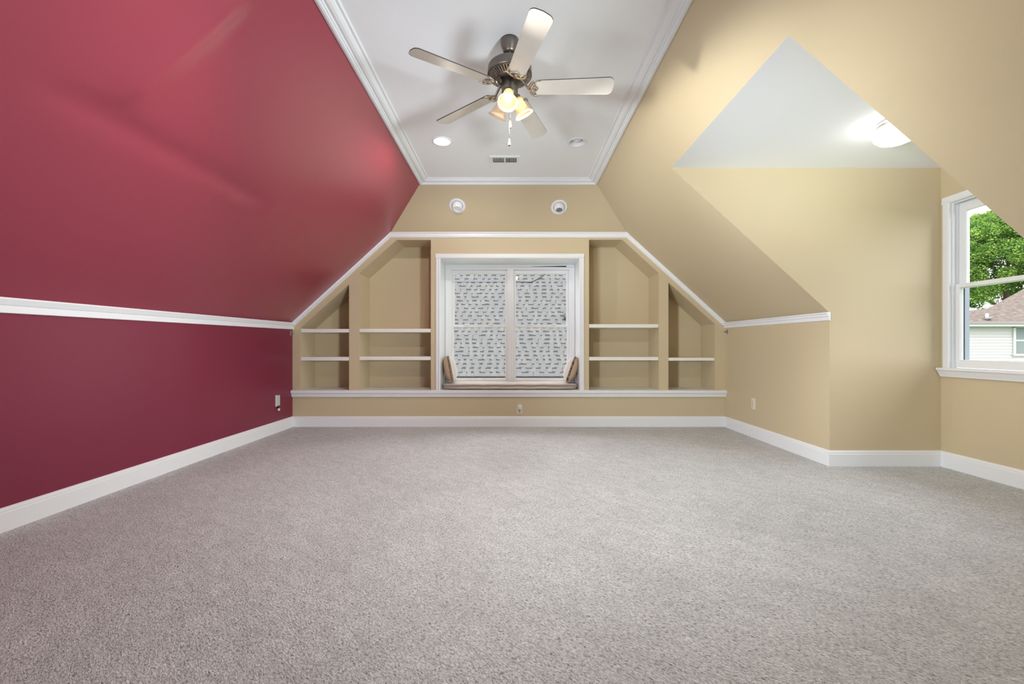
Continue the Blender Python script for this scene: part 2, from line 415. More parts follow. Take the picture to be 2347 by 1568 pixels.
# knee wall trims and back wall trims
TP = [(0,-.004),(.030,0),(.032,.010),(.020,.014),(.022,.030),(.012,.036),(.014,.052),(.006,.056),(.006,.066),(0,.068)]
TPi = [(o, -u) for o, u in TP]
def trim(name, A, B, up, out, prof, label, mt=WHITE, bev=0):
    return structure(MB().prism(A, B, up, out, prof).build(name, mt, bevel=bev), label)
TPL = [(0,0),(.034,-.003),(.036,-.012),(.022,-.038),(.016,-.044),(.016,-.080),(0,-.082)]
trim('trim_5', (XL,YN,zl(YN)+.003), (XL,YB,zl(YB)+.003), (0,0,1), (1,0,0), TPL, 'white trim board between red knee wall and red slope')
TPR = [(0,.002),(.034,0),(.036,-.010),(.024,-.016),(.024,-.030),(.014,-.036),(.012,-.062),(0,-.066)]
trim('trim_6', (XR,YF-.012,ZK-.010), (XR,YB,ZK+.002), (0,0,1), (-1,0,0), TPR, 'white trim on the right knee wall ending at the dormer corner')
trim('trim_7', (XR,YN,1.262), (XR,YC,1.262), (0,0,1), (-1,0,0), TPR, 'white trim on the near right knee wall')
HP = [(0,0),(.030,-.002),(.032,-.012),(.018,-.020),(.020,-.050),(.012,-.064),(0,-.066)]
trim('trim_8', (XTL-.02,YB,ZS+.012), (XTR+.02,YB,ZS+.012), (0,0,1), (0,-1,0), HP, 'white horizontal trim above the window wall')
DP = [(0,0),(.026,0),(.027,-.012),(.014,-.020),(.014,-.046),(0,-.048)]
dl = Vector((XTL-XL,0,ZS-ZK)).normalized(); dr = Vector((XTR-XR,0,ZS-ZK)).normalized()
trim('trim_9', (XL,YB,ZK+.006), (XTL,YB,ZS+.006), Vector((-dl.z,0,dl.x)), (0,-1,0), DP, 'white sloping trim down the left of the back wall')
trim('trim_10', (XR,YB,ZK+.006), (XTR,YB,ZS+.006), Vector((dr.z,0,-dr.x)), (0,-1,0), DP, 'white sloping trim down the right of the back wall')
# ledge across the back wall; its board is also the floor of the alcoves and the window seat
m = MB(); m.prism((XL-.0,YB,Z0), (XR,YB,Z0), (0,0,1), (0,-1,0), [(-.46,0),(.034,0),(.042,-.006),(.042,-.030),(.034,-.038),(.026,-.050),(.022,-.078),(0,-.080),(0,-.03),(-.46,-.03)])
structure(m.build('trim_11', WHITE), 'white ledge running under the alcoves and window seat')
# baseboards
BP = [(0,0),(.016,0),(.016,.094),(.012,.099),(.013,.108),(.007,.119),(0,.122)]
def base(name, A, B, out, label): trim(name, A, B, (0,0,1), out, BP, label)
base('baseboard_left', (XL,YN,0), (XL,YB,0), (1,0,0), 'white baseboard under the red wall')
base('baseboard_back', (XL,YB,0), (XR,YB,0), (0,-1,0), 'white baseboard along the back wall')
base('baseboard_right', (XR,YF,0), (XR,YB,0), (-1,0,0), 'white baseboard under the right knee wall')
base('baseboard_dormer', (XR-.016,YF,0), (XD,YF,0), (0,-1,0), 'white baseboard across the dormer side wall')
base('baseboard_dormer_front', (XD,YC,0), (XD,YF,0), (-1,0,0), 'white baseboard under the right window')
base('baseboard_near', (XR,YN,0), (XR,YC,0), (-1,0,0), 'white baseboard on the near right knee wall')
base('baseboard_dormer_near', (XR,YC,0), (XD,YC,0), (0,1,0), 'white baseboard on the near dormer side wall')
base('baseboard_front', (XL,YN,0), (XR,YN,0), (0,1,0), 'white baseboard behind the viewpoint')

# ------------------------------------------------------------------ window_1, the double window over the seat
w1 = structure(bpy.data.objects.new('window_1', None), 'white double window over the seat looking onto a shingled roof'); COL.objects.link(w1)
CASP = [(0,0),(.012,0),(.020,.008),(.020,.016),(.015,.020),(.015,.046),(.010,.056),(0,.056)]
m = MB()   # casing, profile runs outward from the opening
m.prism((WX0,YB,Z0), (WX0,YB,WZT), (-1,0,0), (0,-1,0), CASP)
m.prism((WX1,YB,Z0), (WX1,YB,WZT), (1,0,0), (0,-1,0), CASP)
m.build('casing', WHITE, w1)
m = MB(); m.prism((WX0-.056,YB,WZT), (WX1+.056,YB,WZT), (0,0,1), (0,-1,0), CASP); m.build('head_casing', WHITE, w1)
m = MB(); m.box(WX0-.02,WX0,YB+.001,5.46,Z0,WZT); m.box(WX1,WX1+.02,YB+.001,5.46,Z0,WZT); m.box(WX0-.02,WX1+.02,YB+.001,5.46,WZT,WZT+.02)
m.build('jamb', WHITE, w1)
fx0, fx1, fz0, fz1 = WX0, WX1, Z0, WZT
gl0, gl1, gr0, gr1 = -0.770, -0.066, 0.013, 0.712       # sash openings left and right
ZSB, ZST = 0.497, 1.908                                  # bottom and top of the sash openings
m = MB(); m.box(fx0,gl0,5.372,5.47,fz0,fz1); m.box(gr1,fx1,5.372,5.47,fz0,fz1)
m.box(gl1,gr0,5.372,5.47,fz0,fz1); m.box(gl0,gl1,5.372,5.47,ZST,fz1); m.box(gr0,gr1,5.372,5.47,ZST,fz1)
m.box(gl0,gl1,5.372,5.47,fz0,ZSB); m.box(gr0,gr1,5.372,5.47,fz0,ZSB)
m.box(gl1+.026,gr0-.026,5.360,5.3715,fz0,ZST+.029)
m.box(fx0+.002,gl0-.030,5.358,5.3715,fz0,ZST+.029); m.box(gr1+.030,fx1-.002,5.358,5.3715,fz0,ZST+.029); m.box(fx0+.002,fx1-.002,5.358,5.3715,ZST+.03,fz1-.001)
m.build('frame', VINYL, w1, bevel=.003)
ZM = 1.194
for a, b in ((gl0, gl1), (gr0, gr1)):
    for part, y0, y1, z0, z1, st, rb, rt in (('upper_sash', 5.425, 5.455, ZM-.014, ZST, .030, .034, .044), ('lower_sash', 5.390, 5.420, ZSB-.002, ZM+.018, .026, .034, .030)):
        m = MB(); m.box(a,a+st,y0,y1,z0,z1); m.box(b-st,b,y0,y1,z0,z1); m.box(a+st,b-st,y0,y1,z0,z0+rb); m.box(a+st,b-st,y0,y1,z1-rt,z1)
        if part == 'lower_sash':
            for q in (.28, .72): m.box(a+(b-a)*q-.03, a+(b-a)*q+.03, y0-.012, y0+.004, z1-.006, z1+.010)
        s = m.build(part, VINYL, w1, bevel=.002)
        MB().box(a+st-.004, b-st+.004, (y0+y1)/2-.002, (y0+y1)/2+.002, z0+rb-.004, z1-rt+.004).build('glass', GLASS, s)
# a dark gap where the right head stop has sagged
m = MB(); g0, g1 = at(1218, 611.2, 5.357), at(1298, 609.4, 5.357)
m.add([g0, g1, at(1298,612.0,5.357), at(1218,611.6,5.357), g0+Vector((0,.003,0)), g1+Vector((0,.003,0)), at(1298,612.0,5.357)+Vector((0,.003,0)), at(1218,611.6,5.357)+Vector((0,.003,0))],
      [(0,1,2,3),(7,6,5,4),(0,4,5,1),(1,5,6,2),(2,6,7,3),(3,7,4,0)])
m.build('gap', SLOT, w1)

# ------------------------------------------------------------------ window_2 in the dormer
w2 = structure(bpy.data.objects.new('window_2', None), 'white sash window in the dormer looking onto a tree and a house'); COL.objects.link(w2)
C2 = [(0,0),(.012,0),(.018,.006),(.018,.014),(.013,.018),(.013,.050),(.008,.056),(0,.056)]
m = MB(); m.prism((XD,WY1,WZ0), (XD,WY1,WZ1), (0,1,0), (-1,0,0), C2); m.prism((XD,WY0,WZ0), (XD,WY0,WZ1), (0,-1,0), (-1,0,0), C2)
m.prism((XD,WY0-.056,WZ1), (XD,WY1+.056,WZ1), (0,0,1), (-1,0,0), C2); m.build('casing', WHITE, w2)
m = MB(); m.box(XD+.001,XD+.105,WY1,WY1+.02,WZ0,WZ1); m.box(XD+.001,XD+.105,WY0-.02,WY0,WZ0,WZ1); m.box(XD+.001,XD+.105,WY0-.02,WY1+.02,WZ1,WZ1+.02); m.box(XD+.001,XD+.105,WY0-.02,WY1+.02,WZ0-.03,WZ0)
m.box(XD+.010,XD+.024,WY1-.008,WY1-.0005,WZ0,WZ1-.009); m.box(XD+.010,XD+.024,WY0+.0005,WY0+.008,WZ0,WZ1-.009); m.box(XD+.010,XD+.024,WY0+.0005,WY1-.0005,WZ1-.009,WZ1-.0005)
m.build('jamb', WHITE, w2)
m = MB(); m.prism((XD,WY0-.066,WZ0), (XD,WY1+.066,WZ0), (0,0,1), (-1,0,0), [(-.005,0),(.046,0),(.052,-.005),(.052,-.014),(.040,-.026),(.024,-.056),(.020,-.068),(0,-.070),(0,-.01),(-.005,-.01)])
m.build('sill', WHITE, w2)
ZM2 = 1.400
a, b = WY0+.002, WY1-.002
for part, x0, x1, z0, z1, sw_, rb, rt in (('upper_sash', XD+.062, XD+.090, ZM2-.018, WZ1-.004, .050, .03, .068), ('lower_sash', XD+.028, XD+.056, WZ0+.004, ZM2+.014, .034, .060, .030)):
    m = MB(); m.box(x0,x1,a,a+sw_,z0,z1); m.box(x0,x1,b-sw_,b,z0,z1); m.box(x0,x1,a+sw_,b-sw_,z0,z0+rb); m.box(x0,x1,a+sw_,b-sw_,z1-rt,z1)
    s = m.build(part, VINYL, w2, bevel=.002)
    MB().box((x0+x1)/2-.002,(x0+x1)/2+.002,a+sw_-.004,b-sw_+.004,z0+rb-.004,z1-rt+.004).build('glass', GLASS, s)
SLATE = mat('blue grey exterior cladding', (0.20, 0.235, 0.28, 1), 0.4)
DARKG = mat('dark weatherstrip', (0.05, 0.055, 0.06, 1), 0.6)
m = MB(); m.box(XD+.106,XD+.165,WY1+.020,WY1+.14,WZ0-.04,WZ1+.1); m.box(XD+.106,XD+.165,WY0-.14,WY0-.020,WZ0-.04,WZ1+.1)
m.build('exterior_casing', SLATE, w2)
m = MB(); m.box(XD+.058,XD+.0615,b-.042,b-.034,WZ0+.03,ZM2-.02); m.build('weatherstrip', DARKG, w2)

# ------------------------------------------------------------------ shelves in the alcoves
def shelf(k, y0, y1, label):
    P = ALC[k]; xs = [p[0] for p in P]
    m = MB(); m.box(min(xs)+.002, max(xs)-.002, YB+.004, NB-.003, bz_(y1), bz_(y0))
    tag(m.build('shelf', SHELFW, bevel=.004), label, 'shelf', 'white shelves in the alcoves')
shelf('A', 753.8, 762.2, 'upper short white shelf in the far left triangular alcove')
shelf('A', 818.2, 826.8, 'lower short white shelf in the far left triangular alcove')
shelf('B', 753.5, 761.6, 'upper long white shelf in the tall alcove left of the window')
shelf('B', 817.4, 825.6, 'lower long white shelf in the tall alcove left of the window')
shelf('C', 743.0, 751.2, 'upper long white shelf in the tall alcove right of the window')
shelf('C', 818.3, 826.3, 'lower long white shelf in the tall alcove right of the window')
shelf('D', 820.0, 827.0, 'single short white shelf in the small alcove farthest right')

# ------------------------------------------------------------------ window seat: cushion and two pillows
def soft_box(sx, sy, sz, n=10, puff=0.3, mi=0):
    bm = bmesh.new(); bmesh.ops.create_cube(bm, size=2); bmesh.ops.subdivide_edges(bm, edges=bm.edges[:], cuts=n, use_grid_fill=True)
    vs = []
    for v in bm.verts:
        x, y, z = v.co; e = 6
        k = (abs(x)**e + abs(y)**e + abs(z)**e)**(1/e)
        vs.append(Vector((x/k*sx, y/k*sy, z/k*sz)))
    bm.verts.index_update(); fs = [tuple(v.index for v in f.verts) for f in bm.faces]; bm.free()
    return vs, fs
cx0, cx1 = -0.828, 0.768
seat = thing('seat_cushion', 'long beige bench cushion lying on the window seat', 'cushion', ((cx0+cx1)/2, 5.175, Z0))
vs, fs = soft_box((cx1-cx0)/2, 0.175, 0.037, 16)
for v in vs:
    v.z += 0.038 + 0.003*noise.noise(Vector((v.x*6, v.y*6, 1)))
    if v.y < -0.15: v.y += 0.004*noise.noise(Vector((v.x*9, 0, v.z*30)))
MB().add(vs, fs, 0, True).build('body', CUSH, seat)
m = MB()
for z, r in ((0.050, 0.0085), (0.012, 0.004)):
    m.tube([((cx0-cx1)/2*0.99 + (cx1-cx0)*0.99*i/40, -0.174 + 0.002*math.sin(i*1.7), z + 0.002*math.sin(i*0.9)) for i in range(41)], r, 6)
m.build('piping', mat('taupe piping', (0.30, 0.25, 0.22, 1), 0.9), seat)
def pillow(side, label):
    sgn = 1 if side == 'left' else -1
    base_px = (1037, 879.5) if side == 'left' else (1300, 878.5)
    p = at(*base_px, 5.17); p.z = Z0 + 0.092
    o = thing('throw_pillow', label, 'pillow', p, None, 'throw pillows on the window seat')
    tilt = Matrix.Rotation(-sgn*R(11 if side == 'left' else 19), 4, 'Y')
    yaw = Matrix.Rotation(sgn*R(10), 4, 'Z')
    def half(x_out, th):   # domed pillow face, x is the thickness direction
        vs = []; fs = []; n = 16
        for i in range(n+1):
            for j in range(n+1):
                u, v = i/n*2-1, j/n*2-1
                pinch = 1 - 0.07*(1-abs(u)**2)*abs(v)**3 ; pinch2 = 1 - 0.07*(1-abs(v)**2)*abs(u)**3
                h = max(0, (1-abs(u)**3.0)*(1-abs(v)**3.0))**0.55
                wr = 0.004*noise.noise(Vector((u*3, v*3, x_out*2)))
                vs.append(tilt @ yaw @ Vector((x_out*(0.012 + th*h + wr*h), u*0.150*pinch, 0.150 + v*0.148*pinch2)))
        for i in range(n):
            for j in range(n): fs.append((i*(n+1)+j, i*(n+1)+j+1, (i+1)*(n+1)+j+1, (i+1)*(n+1)+j))
        return vs, fs
    MB().add(*half(sgn, 0.066), 0, True).build('front_panel', PILWHT, o)
    MB().add(*half(-sgn, 0.062), 0, True).build('back_panel', PILTAN, o)
    pts = []
    for i in range(97):
        t = i/96*4; k = int(t) % 4; q = (t - int(t))*2-1
        u, v = [(q, -1), (1, q), (-q, 1), (-1, -q)][k]
        pinch = 1 - 0.07*(1-u*u)*abs(v)**3; pinch2 = 1 - 0.07*(1-v*v)*abs(u)**3
        pts.append(tilt @ yaw @ Vector((0.002*math.sin(i*1.1), u*0.152*pinch, 0.150 + v*0.149*pinch2)))
    MB().tube(pts, [0.0085+0.002*math.sin(i*1.3)*math.sin(i*0.37) for i in range(97)], 8).build('ruffle_edge', PILBRN, o)
pillow('left', 'tan and white throw pillow leaning at the left end of the window seat')
pillow('right', 'tan and white throw pillow leaning at the right end of the window seat')

# ------------------------------------------------------------------ ceiling fan
FX, FY = -0.017, 2.457
fan = thing('ceiling_fan', 'pewter ceiling fan with five cream blades and three glass lamp shades', 'ceiling fan', (FX, FY, ZC))
def z_(zabs): return zabs + H - ZC        # heights above the eye, made local to the fan's mount
m = MB(); m.lathe([(0.0,0.0),(0.052,0.0),(0.052,-0.018),(0.050,-0.030),(0.044,-0.048),(0.037,-0.066),(0.033,-0.076),(0.020,-0.078),(0.0,-0.078)], 40); m.build('canopy', PEWTER, fan)
m = MB(); m.lathe([(0.013,-0.076),(0.013,-0.150)], 20); m.lathe([(0.03,-0.094),(0.034,-0.10),(0.034,-0.128),(0.0,-0.13)],24); m.build('downrod', STEEL, fan)
zt, zb = z_(1.615), z_(1.566)
m = MB(); m.lathe([(0.0,zt+.016),(0.030,zt+.016),(0.045,zt+.006),(0.108,zt+.002),(0.120,zt-.003),(0.126,zt-.012),(0.127,zb+.004),(0.1285,zb),(0.1285,zb-.006),(0.124,zb-.010),(0.116,zb-.013)], 56)
m.build('motor_housing', PEWTER, fan)
m = MB(); m.lathe([(0.116,zb-.009),(0.080,zb-.022),(0.074,zb-.022)], 56); m.build('grille_back', SLOT, fan)
m = MB()
for k in range(44):
    a = 2*math.pi*k/44; q = Matrix.Rotation(a, 4, 'Z') @ Matrix.Rotation(R(0), 4, 'X')
    m.add([(.078,-.0030,zb-.029),(.117,-.0045,zb-.016),(.117,.0045,zb-.016),(.078,.0030,zb-.029),(.078,-.0030,zb-.022),(.117,-.0045,zb-.009),(.117,.0045,zb-.009),(.078,.0030,zb-.022)],
          [(3,2,1,0),(4,5,6,7),(0,1,5,4),(1,2,6,5),(2,3,7,6),(3,0,4,7)], 0, False, q)
g = m.build('vent_grille', IRON, fan); g['kind'] = 'stuff'
m = MB(); m.lathe([(0.080,zb-.022),(0.080,zb-.030),(0.070,zb-.034),(0.050,zb-.036),(0.0,zb-.036)], 40); m.build('bottom_plate', PEWTER, fan)
zs = z_(1.490)
def blade_outline():
    # along +x from root to tip, half widths along y, rounded tip corners
    r0, r1 = 0.130, 0.588; pts = []
    def corner(cx, cy_, rad, a0, a1, n=7):
        return [(cx+rad*math.cos(R(a0+(a1-a0)*i/n)), cy_+rad*math.sin(R(a0+(a1-a0)*i/n))) for i in range(n+1)]
    pts += corner(r1-.030, -.058+.030, .030, -90, -8); pts.append((r1+.004, 0)); pts += corner(r1-.030, .058-.030, .030, 8, 90)
    pts += corner(r0+.02, .048-.02, .02, 90, 180, 4); pts += corner(r0+.02, -.048+.02, .02, 180, 270, 4)
    return pts
BO = blade_outline(); nB = len(BO)
pitch = Matrix.Rotation(R(-14.5), 4, 'X'); droop = Matrix.Rotation(R(0.6), 4, 'Y')
mb_blade = MB(); th = 0.0055
mb_blade.add([(x, y, -th/2) for x, y in BO] + [(x, y, th/2) for x, y in BO], [tuple(range(nB))[::-1]], 0); mb_blade.f.append(list(range(nB, 2*nB))); mb_blade.m.append(0); mb_blade.sm.append(False)
for i in range(nB): mb_blade.f.append([i, (i+1) % nB, nB+(i+1) % nB, nB+i]); mb_blade.m.append(1); mb_blade.sm.append(False)
mesh_blade = mb_blade.mesh('blade', [BLADE, EDGE])
mi_ = MB()
for sg in (-1, 1):        # two horns of the crescent, flattened tubes under the blade
    hp = [(.112,0,-.004),(.118,sg*.020,-.006),(.128,sg*.038,-.007),(.143,sg*.050,-.007),(.160,sg*.053,-.007),(.176,sg*.049,-.006)]
    mi_.tube(hp, [.007,.008,.008,.007,.0055,.002], 8, flat=.6)
    mi_.tube([(.150,sg*.044,-.006),(.140,sg*.024,-.007),(.152,sg*.012,-.008),(.160,0,-.008)], [.004,.005,.005,.004], 6, flat=.6)
mi_.tube([(.116,0,-.006),(.130,0,-.008),(.148,0,-.008),(.162,0,-.007)], [.010,.013,.009,.003], 8, flat=.4)
for px_, py_ in ((.138,.030),(.138,-.030),(.155,0)): mi_.lathe([(0,-.013),(.004,-.012),(.005,-.008)], 10, mat=Matrix.Translation((px_,py_,0)))
mesh_iron = mi_.mesh('blade_iron', [IRON])
for k in range(5):
    az = R(-3.05 - 72*k)
    rotm = Matrix.Translation((0, 0, zs)) @ Matrix.Rotation(az, 4, 'Z')
    b = bpy.data.objects.new('blade', mesh_blade); COL.objects.link(b); b.parent = fan; b.matrix_local = rotm @ droop @ pitch
    ir = bpy.data.objects.new('blade_iron', mesh_iron); COL.objects.link(ir); ir.parent = b
    arm = MB(); za = (zb-.034) - zs
    arm.tube([(.052,0,za),(.075,0,za-.004),(.094,0,za*.5-.008),(.108,0,-.006),(.120,0,-.006)], [.012,.010,.008,.008,.008], 8, flat=.7)
    ao = arm.build('blade_arm', PEWTER, fan); ao.matrix_local = rotm
m = MB(); m.lathe([(0.0,zb-.034),(0.030,zb-.034),(0.047,zb-.040),(0.047,z_(1.455)),(0.043,z_(1.448)),(0.036,z_(1.440)),(0.040,z_(1.432)),(0.036,z_(1.415)),(0.022,z_(1.402)),(0.010,z_(1.394)),(0.0,z_(1.392))], 36)
sw = m.build('switch_housing', PEWTER, fan)
MB().box(-.002,.002,-.049,-.046,z_(1.470),z_(1.500)).build('reverse_switch', SLOT, sw)
bulb_prof = [(0.0,-.078),(.012,-.076),(.021,-.068),(.026,-.055),(.025,-.042),(.017,-.026),(.012,-.014),(.012,0)]
shade_prof = [(.020,.002),(.026,-.004),(.029,-.014),(.030,-.030),(.0325,-.050),(.038,-.070),(.046,-.086),(.0555,-.100),(.054,-.1005),(.044,-.085),(.036,-.069),(.0305,-.050),(.028,-.030),(.027,-.014),(.024,-.005),(.018,0)]
for az, lit in ((R(-97), True), (R(23), True), (R(143), False)):
    T = Matrix.Rotation(az, 4, 'Z') @ Matrix.Translation((.045, 0, z_(1.441))) @ Matrix.Rotation(R(-29), 4, 'Y')
    m = MB(); m.lathe(shade_prof, 36); s = m.build('lamp_shade', SHADE if lit else SHADEW, fan); s.matrix_local = T
    if not lit: s['label'] = 'pale unlit glass lamp shade'
    m = MB(); m.lathe(bulb_prof, 20); m.build('bulb', BULBW if lit else FROST, s)
    m = MB(); m.lathe([(.0,.020),(.016,.018),(.024,.010),(.024,-.004),(.016,-.016),(0,-.016)], 24); so = m.build('lamp_socket', PEWTER, fan); so.matrix_local = T
    m = MB(); m.tube([(.020,0,z_(1.430)),(.032,0,z_(1.440)),(.040,0,z_(1.447))], .011, 10); ar = m.build('lamp_arm', PEWTER, fan); ar.matrix_local = Matrix.Rotation(az, 4, 'Z')
    if lit:
        M_ = Matrix.Translation(fan.location) @ T
        lamp('fan_bulb_light', 'SPOT', M_ @ Vector((0, 0, -.103)), 48 if az < 0 else 27, (1.0, 0.96, 0.89), aim=M_ @ Vector((0, 0, -1)), spot_size=R(172), spot_blend=0.25, shadow_soft_size=0.024)
        lamp('fan_bulb_glow', 'POINT', M_ @ Vector((0, 0, -.060)), 2.0, (1.0, 0.90, 0.72), shadow_soft_size=0.02)
for dx, zk, zk2 in ((0.004, 1.304, 1.254), (-0.002, 1.196, 1.152)):
    m = MB(); m.tube([(dx,-.004,z_(1.400)),(dx,-.004,z_(zk))], .0012, 6); c = m.build('pull_chain', STEEL, fan)
    k = zk2-zk
    m = MB(); m.lathe([(0,0),(.0025,0),(.004,k*.25),(.0062,k*.55),(.0064,k*.8)], 14, 0, Matrix.Translation((dx,-.004,z_(zk))))
    m.lathe([(.0064,k*.8),(.0055,k*.93),(0,k)], 14, 1, Matrix.Translation((dx,-.004,z_(zk))))
    m.build('pull_knob', [WOOD, BROWN], c)

# ------------------------------------------------------------------ recessed lights, eyeballs, register, dormer light
def can(x, y, lit, label):
    o = thing('recessed_light', label, 'recessed light', (x, y, ZC), None, 'recessed lights in the flat ceiling')
    m = MB(); m.lathe([(.0655,.006),(.0655,-.001),(.070,-.006),(.080,-.006),(.0855,-.002),(.0855,.0)], 48); m.build('trim_ring', WHITE, o)
    m = MB(); m.lathe([(.0655,.004),(.058,.05),(.05,.11),(0,.11)], 40); m.build('can', WHITE, o)
    m = MB(); m.lathe([(0,.006),(.020,.008),(.036,.018),(.043,.032),(.040,.048),(.022,.085),(.016,.11)], 32); m.build('bulb', CANW if lit else FROST, o)
    if lit: lamp('recessed_bulb_light', 'SPOT', (x, y, ZC-.010), 20, (1.0, 0.93, 0.84), aim=(x, y, 0), spot_size=R(174), spot_blend=0.25, shadow_soft_size=0.035)
can(*CANS[0], True, 'lit recessed ceiling light glowing warm, toward the red slope')
can(*CANS[1], False, 'unlit recessed ceiling light on the tan slope side')
def eyeball(x, t, lens, label):
    P = hip(x, t)
    o = thing('eyeball_light', label, 'recessed light', P, None, 'eyeball lights on the hip slope')
    o.rotation_euler = hip_n.to_track_quat('Z', 'Y').to_euler()
    m = MB(); m.lathe([(.063,-.006),(.063,.002),(.066,.008),(.084,.006),(.091,.001),(.091,0)], 48); m.build('trim_ring', WHITE, o)
    inv = o.matrix_basis.to_3x3().inverted()
    d = (inv @ Vector((0.0, -0.45, -0.9))).normalized()
    q = d.to_track_quat('Z', 'Y').to_matrix().to_4x4()
    m = MB(); prof = [(.061*math.sin(R(a)), .061*math.cos(R(a))) for a in range(44, 165, 8)]
    rim = .061*math.sin(R(44)); rz = .061*math.cos(R(44))
    m.lathe([(rim-.006,rz-.012),(rim-.005,rz)] + prof, 36, 0, Matrix.Translation((0,0,.004)) @ q); b = m.build('ball', WHITE, o)
    m = MB(); m.lathe([(rim-.004,rz-.008),(rim*.7,rz-.006),(0,rz-.004)], 30, 0, Matrix.Translation((0,0,.004)) @ q); m.build('lamp_lens', lens, o)
    m = MB(); m.lathe([(.064,-.004),(.064,-.09),(0,-.09)], 32); m.build('can', SLOT, o)
eyeball(*EYES[0], FROST, 'white eyeball light with a pale frosted lens on hip slope')
eyeball(*EYES[1], LENS, 'white eyeball light with a dark grey lens on hip slope')

vent = thing('air_vent', 'white slotted air register in the flat ceiling', 'vent', (VENT[0], VENT[1], ZC))
v2, f2 = filled([(-.139,-.074),(.139,-.074),(.139,.074),(-.139,.074)], [[(-.112,-.046),(.112,-.046),(.112,.046),(-.112,.046)]])
nv = len(v2)
m = MB(); m.add([(x, y, -.007) for x, y in v2], f2)
for s_, z1 in (((.139,.074), 0), ((.112,.046), .010)):
    a, b = s_; m.add([(-a,-b,-.007),(a,-b,-.007),(a,b,-.007),(-a,b,-.007),(-a,-b,z1),(a,-b,z1),(a,b,z1),(-a,b,z1)], [(0,1,5,4),(1,2,6,5),(2,3,7,6),(3,0,4,7)], 1 if z1 else 0)
m.build('frame', [WHITE, SLOT], vent)
MB().box(-.1195,.1195,-.0515,.0515,.0105,.05).build('duct', SLOT, vent)
MB().box(-.006,.006,-.046,.046,-.006,.010).build('divider', WHITE, vent)
sl = MB().box(-.0013,.0013,-.046,.046,-.003,.010).mesh('slat', WHITE)
for i in range(24):
    x = -.106 + i*.0090 if i < 12 else .0075 + (i-12)*.0090
    s = bpy.data.objects.new('slat', sl); COL.objects.link(s); s.parent = vent; s.location = (x, 0, 0); s.rotation_euler = (0, R(3 if i < 12 else -3), 0)
MB().tube([(.124,.0,-.006),(.124,.0,-.016)], .0025, 6).build('damper_lever', WHITE, vent)

dl_ = thing('flush_light', 'lit white dome light on the dormer ceiling', 'ceiling light', (2.395, 2.66, ZD))
m = MB(); m.lathe([(0,0),(.098,0),(.101,-.006),(.101,-.030),(.096,-.036),(.090,-.036)], 44); m.build('base_ring', STEEL, dl_)
m = MB(); m.lathe([(.094,-.034),(.112,-.044),(.121,-.062),(.121,-.080),(.112,-.100),(.09,-.120),(.055,-.134),(.02,-.139),(0,-.140)], 44); m.build('dome', DOME, dl_)

# ------------------------------------------------------------------ outlets, night light, brackets
def outlet(name, label, loc, rot, material, receptacles=True):
    o = thing(name, label, 'outlet', loc, rot)
    MB().box(-.035,.035,-.006,0,-.057,.057).build('plate', material, o, bevel=.0025)
    if receptacles:
        for z in (.0205, -.0205):
            m = MB(); m.lathe([(.0,.009),(.015,.009),(.0165,.006)], 20, 0, Matrix.Translation((0,0,z)) @ Matrix.Rotation(R(90), 4, 'X'))
            r = m.build('receptacle', material, o)
            m = MB()
            for x in (-.006, .006): m.box(x-.0012,x+.0012,-.0096,-.0088,z,z+.009)
            m.box(-.002,.002,-.0096,-.0088,z-.010,z-.006); m.build('slots', SLOT, r)
    m = MB(); m.lathe([(0,.008),(.003,.0075),(.0034,.006)], 10, 0, Matrix.Rotation(R(90), 4, 'X')); m.build('screw', STEEL, o)
    return o
p = at(1191, 939, YB); outlet('wall_outlet', 'ivory outlet under the ledge holding a night light', (p.x, YB, p.z), (0,0,0), IVORY)
nl = thing('night_light', 'small white night light plugged in below the window', 'night light', (p.x, YB-.0095, p.z+.018))
m = MB(); m.box(-.018,.018,-.022,0,-.036,.012); m.build('body', PLAST, nl, bevel=.005)
m = MB(); m.lathe([(.0,.046),(.012,.044),(.019,.036),(.021,.015),(.020,-.010),(.016,-.014)], 20, 0, Matrix.Translation((0,-.020,.004))); m.build('shade', FROST, nl)
m = MB(); m.add([(-.016,-.023,-.014),(.016,-.023,-.014),(0,-.023,-.040),(-.016,-.010,-.014),(.016,-.010,-.014),(0,-.010,-.040)], [(0,1,2),(3,4,5),(0,1,4,3),(1,2,5,4),(2,0,3,5)]); m.build('sensor_base', GREYM, nl)
yR = 2.49*F/(1727.5-CX); zR = H + (CY-925.5)*yR/F
outlet('wall_outlet', 'ivory outlet on the right tan knee wall', (XR, yR, zR), (0,0,R(-90)), IVORY)
yL = 2.58*F/(CX-635.5); zL_ = H + (CY-918)*yL/F
bp = thing('blank_plate', 'grey blank wall plate on the red wall with a jack dangling below', 'wall plate', (XL, yL, zL_), (0,0,R(90)))
MB().box(-.036,.036,-.012,-.004,-.058,.058).build('plate', PLATE, bp, bevel=.002)
MB().box(-.040,-.034,-.016,0,-.064,.062).build('plate_edge', PLAST, bp, bevel=.002)
MB().box(-.02,.03,-.003,-.001,-.085,-.05).build('wall_hole', SLOT, bp)
m = MB(); m.tube([(.0,-.004,-.066),(.004,-.012,-.078),(.0,-.016,-.088)], .004, 8); m.build('cable', SLOT, bp)
MB().box(-.014,.012,-.026,-.010,-.112,-.086).build('jack', PLAST, bp, bevel=.003)
